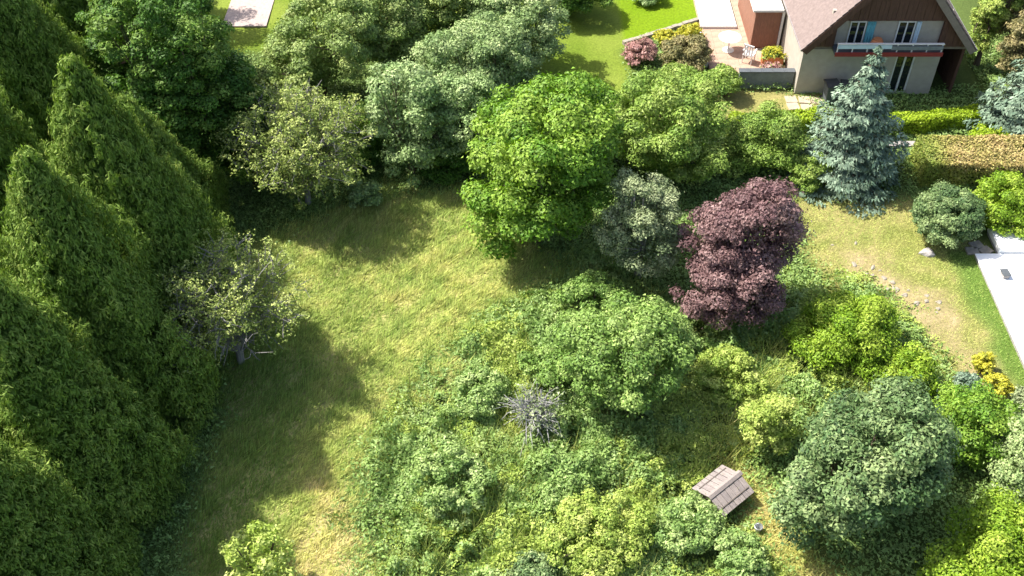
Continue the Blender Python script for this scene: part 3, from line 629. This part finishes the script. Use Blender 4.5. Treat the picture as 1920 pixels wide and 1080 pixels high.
# ------------------------------------------------------------------ materials of built things
M['roof'] = mat('pinkish_roof_tile', (.195, .152, .14), .8, .22, 7, .35, 40, .2)
M['cladding'] = mat('dark_brown_boards', (.105, .056, .041), .7, .3, 4, .4, 30, .2, stretch=(6, 6, .6))
M['verge'] = mat('taupe_fascia', (.19, .16, .135), .7, .15, 5, .2, 30)
M['render'] = mat('cream_render', (.40, .365, .31), .9, .10, 3, .25, 60, .15)
M['white'] = mat('white_paint', (.66, .65, .63), .6, .05, 3, .08, 40)
M['whiteslab'] = mat('white_membrane', (.86, .86, .84), .75, .04, 1.2, .08, 20)
M['darkgrey'] = mat('dark_grey_coating', (.085, .095, .105), .6, .2, 4, .2, 30)
M['slate'] = mat('slate_grey_wall', (.17, .19, .205), .85, .2, 5, .4, 25)
M['red'] = mat('dark_red_paint', (.24, .030, .035), .5, .1, 4, .05, 30)
M['railblue'] = mat('pale_blue_rail', (.52, .64, .74), .4, .06, 4, .05, 30)
M['curtain'] = mat('teal_curtain', (.13, .38, .45), .8, .2, 5, .3, 12)
M['terracotta'] = mat('terracotta', (.52, .20, .085), .7, .15, 6, .2, 30)
M['paver'] = mat('pinkish_paver', (.40, .27, .20), .85, .2, 2.3, .3, 40, .2)
M['sand'] = mat('sandstone', (.40, .33, .24), .9, .2, 5, .4, 40)
M['palestone'] = mat('pale_stone', (.30, .265, .215), .9, .25, 5, .6, 20, .15)
M['greystone'] = mat('grey_stone', (.33, .31, .30), .9, .25, 5, .6, 20, .15)
M['brownwall'] = mat('red_brown_boards', (.24, .115, .075), .75, .25, 5, .4, 30, stretch=(5, 5, .7))
M['woodgrey'] = mat('weathered_board', (.29, .25, .235), .85, .28, 5, .5, 40, .2, stretch=(1, 9, 1))
M['woodgrey2'] = mat('weathered_board_darker', (.26, .225, .215), .85, .28, 5, .5, 40, .2, stretch=(1, 9, 1))
M['wooddark'] = mat('dark_weathered_wood', (.13, .11, .095), .85, .3, 5, .5, 40, .2, stretch=(4, 4, 1))
M['metal'] = mat('dull_zinc', (.48, .50, .52), .45, .1, 5, .05, 30, .5, .6)
M['pinkpath'] = mat('pale_pink_gravel', (.42, .34, .31), .95, .15, 8, .5, 60, .1)
M['plastic'] = mat('black_plastic', (.04, .042, .045), .5, .2, 5, .1, 30)
def glassmat():
    m, nt, b, out = newmat('window_glass')
    b.inputs['Base Color'].default_value = (.012, .016, .02, 1); b.inputs['Roughness'].default_value = .06; b.inputs['Specular IOR Level'].default_value = .7
    return m
M['glass'] = glassmat()

# ------------------------------------------------------------------ the gabled house
def house():
    X0, X1, YF, YB = 12.95, 20.15, 40.9, 51.5; EZ = 2.36; KZ = .26; XM = (X0+X1)/2; SL = math.tan(R(50)); AZ = EZ+KZ+(XM-X0)*SL
    root = empty('gabled_house', (XM, YF, 0), 0, label='house with a steep pinkish tiled roof, dark brown gable and white balcony', cat='house')
    ox, oy = XM, YF
    def S(shape): v, f = shape; return [(p[0]-ox, p[1]-oy, p[2]) for p in v], f
    def pt(name, m, *shapes, parent=root, **k): return part(name, M[m], parent, *[S(s) for s in shapes], **k)
    # ground floor: front wall with the garden door, side walls; open porch under the right-hand eave
    XW = 19.1; D0, D1 = 17.15, 18.0
    wall = pt('front_wall', 'render', box(X0, D0, YF, YF+.25, -.1, EZ), box(D1, XW, YF, YF+.25, -.1, EZ), box(D0, D1, YF, YF+.25, 2.1, EZ))
    pt('side_wall', 'render', box(X0, X0+.25, YF+.253, YB, -.1, EZ))
    pt('side_wall', 'render', box(XW-.25, XW, YF+.253, YB, -.1, EZ))
    pt('back_wall', 'render', box(X0+.253, XW-.253, YB-.25, YB, -.1, EZ))
    pt('knee_wall', 'cladding', box(X0, X0+.2, YF+.13, YB, EZ+.133, EZ+KZ-.02)); pt('knee_wall', 'cladding', box(X1-.2, X1, YF+.13, YB, EZ+.133, EZ+KZ-.02))
    for k in range(14): pt('porch_shade_board', 'cladding', box(X1-.09, X1-.05, YF+.26+k*.5, YF+.745+k*.5, -.05, EZ))  # dark side boards added so the porch reads as deep shadow
    pt('porch_shade_back', 'cladding', box(XW+.003, X1-.1, YF+3.0, YF+3.1, -.05, EZ))  # added dark back, hides the sunlit lawn behind the porch
    for k in range(3): pt('porch_post', 'cladding', box(X1-.12, X1, YF+.1+k*3.2, YF+.24+k*3.2, -.1, EZ+.02))
    door = pt('garden_door', 'white', box(D0, D0+.07, YF+.04, YF+.16, 0, 2.1), box(D1-.07, D1, YF+.04, YF+.16, 0, 2.1), box(D0+.07, D1-.07, YF+.04, YF+.16, 2.03, 2.1), box((D0+D1)/2-.04, (D0+D1)/2+.04, YF+.04, YF+.16, .08, 2.03), box(D0+.07, D1-.07, YF+.04, YF+.16, 0, .08))
    pt('pane', 'glass', box(D0+.07, (D0+D1)/2-.04, YF+.09, YF+.11, .08, 2.03), parent=door)
    pt('pane', 'glass', box((D0+D1)/2+.04, D1-.07, YF+.09, YF+.11, .08, 2.03), parent=door)
    # upper floor slab closing the ground floor and porch
    pt('ceiling', 'verge', box(X0+.02, X1-.02, YF+.02, YB, EZ+.003, EZ+.13))
    # gable: balcony opening between BX0..BX1, boards round it
    BX0, BX1, BZ0, BZ1 = 14.2, 18.8, 2.52, 3.80
    bw = .2; x = X0+.05; k = 0
    while x < X1-.06:
        xe = min(x+bw, X1-.05); top = lambda q: EZ+KZ+(XM-X0-abs(q-XM))*SL-.04
        d = .0 if k % 2 else .012
        def board(z0a, z1a, z1b):
            if min(z1a, z1b) > z0a+.02: pt('cladding_board', 'cladding', prism([(x+.005, z0a), (xe-.005, z0a), (xe-.005, z1b), (x+.005, z1a)], 'y', YF-.03-d, YF+.12))
        mid = (x+xe)/2
        za, zb = top(x), top(xe)
        if abs(mid-XM) < .1: zm = min(za, zb); za = zb = zm
        if BX0 <= mid <= BX1: board(BZ1+.003, za, zb)
        else: board(EZ+.15, max(za, EZ+.16), max(zb, EZ+.16))
        x = xe; k += 1
    # recessed upper wall with two glazed doors
    pt('upper_wall', 'render', box(BX0-.3, BX1+.3, YF+.14, YF+.3, EZ+.14, BZ1+.4))
    for (a, b_) in ((14.75, 15.45), (16.85, 17.6)):
        dr = pt('balcony_door', 'white', box(a, a+.05, YF+.07, YF+.137, 2.56, 3.72), box(b_-.05, b_, YF+.07, YF+.137, 2.56, 3.72), box(a+.05, b_-.05, YF+.07, YF+.137, 3.66, 3.72), box((a+b_)/2-.03, (a+b_)/2+.03, YF+.07, YF+.137, 2.56, 3.66))
        pt('pane', 'glass', box(a+.05, (a+b_)/2-.03, YF+.1, YF+.12, 2.56, 3.66), parent=dr)
        pt('pane', 'glass', box((a+b_)/2+.03, b_-.05, YF+.1, YF+.12, 2.56, 3.66), parent=dr)
    fold = [(15.5+i*.06, YF+.07+(i % 2)*.04) for i in range(7)]
    pt('curtain', 'curtain', prism(fold+[(p[0], p[1]+.02) for p in fold[::-1]], 'z', 2.6, 3.68))
    fold = [(17.65+i*.05, YF+.07+(i % 2)*.04) for i in range(5)]
    pt('curtain', 'railblue', prism(fold+[(p[0], p[1]+.02) for p in fold[::-1]], 'z', 2.6, 3.68))
    # balcony
    bal = pt('balcony', 'darkgrey', box(BX0-.05, BX1+.05, YF-.62, YF+.13, 2.42, 2.54))
    pt('fascia', 'red', box(BX0-.06, BX1+.06, YF-.66, YF-.623, 2.40, 2.60), parent=bal)
    for k in range(8): pt('baluster', 'white', box(BX0+k*(BX1-BX0-.05)/7, BX0+k*(BX1-BX0-.05)/7+.05, YF-.60, YF-.55, 2.54, 2.98), parent=bal)
    pt('rail_board', 'railblue', box(BX0, BX0+2.35, YF-.64, YF-.603, 2.78, 2.96), parent=bal)
    pt('rail_board', 'slate', box(BX0+2.353, BX1, YF-.64, YF-.603, 2.72, 2.90), parent=bal)
    pt('handrail', 'white', box(BX0-.02, BX1+.02, YF-.65, YF-.53, 2.983, 3.02), parent=bal)
    # roof
    ov = .12; yf, yb = YF-.42, YB+.4
    for sgn in (-1, 1):
        ex = XM+sgn*(XM-X0+ov); ez = EZ+KZ-ov*SL
        dx, dz = -sgn*math.cos(R(50)), math.sin(R(50)); nx, nz = sgn*math.sin(R(50)), math.cos(R(50))
        Ls = (XM-X0+ov)/math.cos(R(50))
        def q(s, t): return (ex+dx*s+nx*t, ez+dz*s+nz*t)
        slab = pt('roof_slope', 'verge', prism([q(0, 0), q(Ls, 0), q(Ls, .13), q(0, .13)], 'y', yf, yb))
        nct = 18; st = Ls/nct
        for k in range(nct):
            pt('tile_course', 'roof', prism([q(k*st-.03, .16), q((k+1)*st, .133), q((k+1)*st, .165), q(k*st-.03, .20)], 'y', yf-.02, yb), parent=slab)
        pt('verge_board', 'verge' if sgn > 0 else 'cladding', prism([q(0, -.16), q(Ls, -.16), q(Ls, .12), q(0, .12)], 'y', yf-.045, yf-.003), parent=slab)
        pt('gutter', 'metal', prism([(ex+sgn*.02, ez+.02), (ex+sgn*.14, ez+.02), (ex+sgn*.16, ez+.13), (ex+sgn*.13, ez+.13), (ex+sgn*.115, ez+.045), (ex+sgn*.03, ez+.045)], 'y', yf+.02, yb-.02), parent=slab)
        if sgn < 0:
            f = pt('skylight', 'white', prism([q(1.05, .19), q(2.15, .19), q(2.15, .27), q(1.05, .27)], 'y', 43.9, 44.8), parent=slab)
            pt('skylight_pane', 'glass', prism([q(1.12, .272), q(2.08, .272), q(2.08, .285), q(1.12, .285)], 'y', 43.97, 44.73), parent=slab)
    pt('ridge', 'roof', prism([(XM-.2, AZ+.10), (XM, AZ+.36), (XM+.2, AZ+.10)], 'y', yf-.02, yb))
house()

# ---- things on the balcony and by the wall
bp_ = part('round_pot', M['terracotta'], None, lathe([(.10, 0), (.24, .08), (.30, .26), (.25, .44), (.16, .50), (.18, .54), (.12, .54)], 16), label='round orange terracotta pot on the balcony between the glazed doors', cat='pot')
bp_.location = (15.98, 40.60, 2.54)
def bin_(x, y, rz, label):
    r = empty('wheeled_bin', (x, y, hz1(x, y)-.01), rz, label=label, cat='bin', group='bins by the house wall')
    v, f = box(-.27, .27, -.3, .3, 0, .95); v = [(p[0]*(.82 if p[2] < .1 else 1), p[1]*(.8 if p[2] < .1 else 1), p[2]+.02) for p in v]
    part('body', M['darkgrey'], r, (v, f), bevel=.03)
    part('lid', M['plastic'], r, prism([(-.33, .972), (.34, .972), (.34, 1.03), (.0, 1.07), (-.33, 1.0)], 'x', -.3, .3), bevel=.01)
    part('handle', M['plastic'], r, tube([(-.24, .36, .95), (.24, .36, .95)], [.02, .02], 6), box(-.25, -.2, .28, .36, .93, .965), box(.2, .25, .28, .36, .93, .965))
    for s in (-1, 1): part('wheel', M['plastic'], r, prism([(.24+.1*math.cos(t*math.pi/6), .1+.1*math.sin(t*math.pi/6)) for t in range(12)], 'x', s*.27-.025, s*.27+.025))
bin_(14.35, 40.25, .1, 'dark grey wheeled bin standing against the cream house wall')
bin_(15.05, 40.2, -.08, 'dark grey wheeled bin standing against the cream house wall')

# ---- annexe with white flat roof, terrace, deck, wall
def annexe():
    r = empty('garden_annexe', (12.1, 44.6, 0), 0, label='red-brown boarded annexe with a white flat roof beside the house', cat='annexe')
    for k in range(8): part('wall_board', M['brownwall'], r, box(-.62+k*.155, -.62+k*.155+.15, 0, .05, -.05, 2.08))
    part('side_wall', M['brownwall'], r, box(-.62, -.56, .053, 3.9, -.05, 2.08)); part('side_wall', M['brownwall'], r, box(.56, .62, .053, 3.9, -.05, 2.08))
    part('back_wall', M['brownwall'], r, box(-.557, .557, 3.85, 3.9, -.05, 2.08))
    part('flat_roof', M['white'], r, box(-.78, .66, -.12, 4.1, 2.083, 2.2), bevel=.01)
    part('corner_post', M['white'], r, box(.63, .73, -.08, .02, -.05, 2.08))
annexe()
def terrace():
    t = link('terrace', joinmesh('terrace', [box(9.3, 12.7, 41.66, 50.4, -.1, .055)]), M['sand'], kind='structure')
    rr = random.Random(4); me = joinmesh('paver', [box(0, .478, 0, .478, 0, .045)]); me.materials.append(M['paver'])
    for i in range(7):
        for j in range(18):
            x = 9.31+i*.485; y = 41.68+j*.485
            if x > 11.45 and y > 44.1: continue
            if y > 45.8 and 9.35 < x < 11.2 and y > 46.3: continue
            o = bpy.data.objects.new('paver', me); C.objects.link(o); o.parent = t; o.location = (x, y, .05+rr.uniform(0, .008))
terrace()
deck = empty('white_deck', (10.2, 46.35, 0), 0, label='low white boarded deck at the far end of the pinkish terrace', cat='deck')
for k in range(11): part('deck_board', M['white'], deck, box(-.88+k*.161, -.88+k*.161+.153, 0, 3.9, .20, .235))
for k in range(4): part('joist', M['wooddark'], deck, box(-.86, .86, .1+k*1.2, .2+k*1.2, .05, .198))
part('edge_board', M['white'], deck, box(-.9, .9, -.035, -.003, .05, .235))
kb = part('white_kerb', M['white'], None, box(-.09, .09, 0, 3.1, -.05, .24), bevel=.02, label='white kerb wall along the left side of the terrace', cat='kerb'); kb.location = (9.18, 43.1, 0)
ew = empty('edging_wall', (5.4, 45.0, 0), math.atan2(2.2, 4.0), label='pale stone edging wall between the two lawns', cat='wall')
rr = random.Random(8)
for k in range(14): part('edging_stone', M['palestone'], ew, box(k*.32, k*.32+.305, -.11-rr.uniform(0, .02), .11, -.05, .17+rr.uniform(0, .04)), bevel=.02)
gw = empty('garden_wall', (11.7, 41.45, 0), 0, label='dark slate-grey garden wall below the terrace', cat='wall')
part('wall_body', M['slate'], gw, box(-1.3, 1.2, -.12, .12, -.1, .86))
for k in range(5): part('coping', M['darkgrey'], gw, box(-1.33+k*.512, -1.33+k*.512+.505, -.16, .16, .862, .92), bevel=.012)
def planter(x, y, label, fm, seed):
    r = empty('planter', (x, y, .098), 0, label=label, cat='planter')
    part('box', M['terracotta'], r, box(-.5, .5, -.2, -.16, 0, .42), box(-.5, .5, .16, .2, 0, .42), box(-.5, -.46, -.16, .16, 0, .42), box(.46, .5, -.16, .16, 0, .42))
    part('soil', M['wooddark'], r, box(-.459, .459, -.159, .159, .0, .36))
    rg = np.random.default_rng(seed); n = 16
    cen = np.stack([rg.uniform(-.48, .48, n), rg.uniform(-.2, .2, n), rg.uniform(.45, .72, n)], 1)
    V, t = clumpleaves(rg, cen, rg.uniform(.13, .22, n), np.full(n, 60), .08, inner=.2); link('flowers', npmesh('flowers', V, 3, t), M[fm], r)
    V, t = clumpleaves(rg, cen*np.array([1, 1, .85]), rg.uniform(.16, .24, n), np.full(n, 50), .09, inner=.2); link('leaves', npmesh('leaves', V, 3, t), M['midgreen'], r)
planter(12.1, 42.0, 'long terracotta planter of pink flowers behind the dark garden wall', 'flower_pink', 2)
planter(12.3, 43.3, 'terracotta planter of yellow flowers in front of the annexe', 'flower_yellow', 3)
def chair():
    r = empty('garden_chair', (11.2, 43.4, .098), 2.6, label='white garden chair on the pinkish terrace', cat='chair')
    part('seat', M['white'], r, box(-.25, .25, -.25, .25, .42, .46), bevel=.01)
    for k in range(4): part('back_slat', M['white'], r, box(-.22+k*.12, -.22+k*.12+.07, .22, .245, .46, .95))
    part('back_rail', M['white'], r, box(-.25, .25, .21, .255, .953, 1.02))
    for sx in (-1, 1):
        for sy in (-1, 1): part('leg', M['white'], r, box(sx*.22-.02, sx*.22+.02, sy*.22-.02, sy*.22+.02, 0, .42))
        part('armrest', M['white'], r, box(sx*.25-.03, sx*.25+.03, -.22, .22, .64, .67), box(sx*.25-.02, sx*.25+.02, -.22, -.18, .46, .64))
chair()
def table():
    r = empty('garden_table', (10.4, 44.4, .098), .2, label='round white garden table on the pinkish terrace', cat='table')
    part('tabletop', M['white'], r, lathe([(.02, .70), (.52, .70), (.55, .715), (.52, .74), (.02, .74)], 20))
    part('column', M['white'], r, tube([(0, 0, .04), (0, 0, .70)], [.04, .035], 10)); part('foot', M['white'], r, lathe([(.28, 0), (.28, .02), (.05, .06)], 16))
table()
for k, (x, y) in enumerate([(13.3, 40.35), (13.3, 39.75), (13.85, 40.3), (12.7, 40.4), (12.7, 39.85)]):
    o = part('stepping_slab', M['sand'], None, box(-.26, .26, -.26, .26, -.05, .04), bevel=.01, label='square sandstone slab laid in the ground by the house corner', cat='slab', group='sandstone slabs by the house corner')
    o.location = (x, y, hz1(x, y)+.012); o.rotation_euler = (0, 0, .05*(k-2))
gp = link('garden_path', joinmesh('garden_path', [box(15.4, 19.5, 36.9, 37.25, -.1, .075)]), M['greystone'], kind='structure')
pk = link('pink_path', joinmesh('pink_path', [box(-14.4, -12.2, 46.6, 75, -.1, .07)]), M['pinkpath'], kind='structure')

# ------------------------------------------------------------------ white slab in the yard
def slab():
    t = link('white_slab', joinmesh('white_slab', [prism([(17.85, 30.0), (17.85, 18.5), (26, 18.5), (26, 31.3), (18.75, 31.3), (18.75, 30.0)], 'z', -.15, .16)]), M['greystone'], kind='structure')
    for i in range(3):
        for j in range(5):
            y1 = 31.3 if i else 30.0; y0 = y1-2.62*(j+1); x0 = 17.83+i*2.75
            if i == 0 and j == 0: pass
            part('sheet', M['whiteslab'], t, box(x0, x0+2.735, max(y0, 18.5), y1-2.62*j-.015, .162, .19))
    part('raised_block', M['whiteslab'], t, box(18.72, 24.5, 30.02, 31.35, .192, .42), bevel=.02)
    part('sheet', M['whiteslab'], t, box(18.73, 20.565, 30.003, 31.3, .162, .19))
slab()
vt = empty('vent_box', (18.55, 28.75, .19), .1, label='small grey vent standing on the white slab', cat='vent')
part('housing', M['greystone'], vt, box(-.12, .12, -.16, .16, 0, .16), bevel=.015); part('cap', M['darkgrey'], vt, box(-.15, .15, -.19, .19, .17, .2), box(-.1, .1, -.1, .1, .155, .172))
for k in range(3):
    o = part('paving_stone', M['palestone'], None, box(-.24, .24, -.2, .2, -.06, .05), bevel=.02, label='pale paving stone at the upper corner of the white slab', cat='stone', group='paving stones at the slab corner')
    o.location = (17.95+k*.27-.1, 30.28+.33*(k % 2), hz1(18, 30.3)+.02); o.rotation_euler = (0, 0, .3*k)

# ------------------------------------------------------------------ loose stones in the yard
def stone(x, y, s, seed, m, label, group=None, flat=.5):
    rg = random.Random(seed); bm = bmesh.new(); bmesh.ops.create_icosphere(bm, subdivisions=2, radius=1)
    for v in bm.verts:
        f = 1+.22*math.sin(v.co.x*3+seed)+.18*math.sin(v.co.y*4+seed*2)+rg.uniform(-.06, .06)
        v.co = Vector((v.co.x*f*s, v.co.y*f*s*.75, v.co.z*f*s*flat))
    me = bpy.data.meshes.new('stone'); bm.to_mesh(me); bm.free()
    o = link('stone', me, M[m], label=label, cat='stone', group=group); o.location = (x, y, hz1(x, y)+s*flat*.12); o.rotation_euler = (0, 0, seed)
stone(16.05, 30.2, .3, 3, 'greystone', 'single grey stone lying below the dense round bush')
rr = random.Random(17)
for k in range(26):
    t = rr.random(); x = 13.0+t*2.3+rr.gauss(0, .45); y = 30.2-t*3.4+rr.gauss(0, .5)
    stone(x, y, rr.uniform(.05, .13), k+20, 'palestone', 'pale stone lying on the bare soil of the yard', 'pale stones on the bare soil', .4)

# ------------------------------------------------------------------ little shed
def shed():
    r = empty('garden_shed', (6.55, 18.95, hz1(6.55, 18.95)), R(-50), label='small weathered wooden shed with a pinkish-grey gabled roof in the brambles', cat='shed')
    W, L, ez, rz = .54, .68, .48, .70          # half width (x), half length (y), eave and ridge height
    for s in (-1, 1):
        for k in range(6): part('wall_board', M['wooddark'], r, box(s*W*.86-.015, s*W*.86+.015, -L*.9, L*.9, .0+k*.105-.03, .098+k*.105-.03))
        for k in range(9):
            x0 = -W*.84+k*(W*1.68/9); xm = x0+W*.84/9; part('wall_board', M['wooddark'], r, box(x0, x0+W*1.68/9-.006, s*L*.88-.015, s*L*.88+.015, -.05, ez+(rz-ez)*(1-abs(xm)/W)-.06))
    th = .035
    for s in (-1, 1):
        sl = part('roof_slope', M['wooddark'], r, prism([(s*(W+.1), ez-.05), (0, rz-.005), (0, rz+.01), (s*(W+.1), ez-.035)], 'y', -L, L))
        nb = 7; dy = 2*L/nb
        for k in range(nb):
            e = .006*(k % 2)
            part('roof_board', M['woodgrey'] if (k+s) % 3 else M['woodgrey2'], sl, prism([(s*(W+.13), ez-.03+e), (s*.01, rz+.02+e), (s*.01, rz+.02+th+e), (s*(W+.13), ez-.03+th+e)], 'y', -L-.03+k*(dy+.006), -L-.03+k*(dy+.006)+dy-.012))
    part('ridge_board', M['woodgrey'], r, prism([(-.10, rz+.022), (0, rz+.075), (.10, rz+.022), (.10, rz+.05), (0, rz+.105), (-.10, rz+.05)], 'y', -L-.06, L+.06))
shed()
bk = empty('bucket', (7.5, 17.8, hz1(7.5, 17.8)), 0, label='small pale zinc bucket beside the path near the shed', cat='bucket')
bk.scale = (.8, .8, .8)
part('body', M['metal'], bk, lathe([(.11, 0), (.15, .28), (.165, .29), (.15, .30), (.14, .28), (.10, .03)], 14)); part('handle', M['metal'], bk, tube([(.155, 0, .28), (.12, .05, .36), (0, .08, .40), (-.12, .05, .36), (-.155, 0, .28)], [.008]*5, 5))
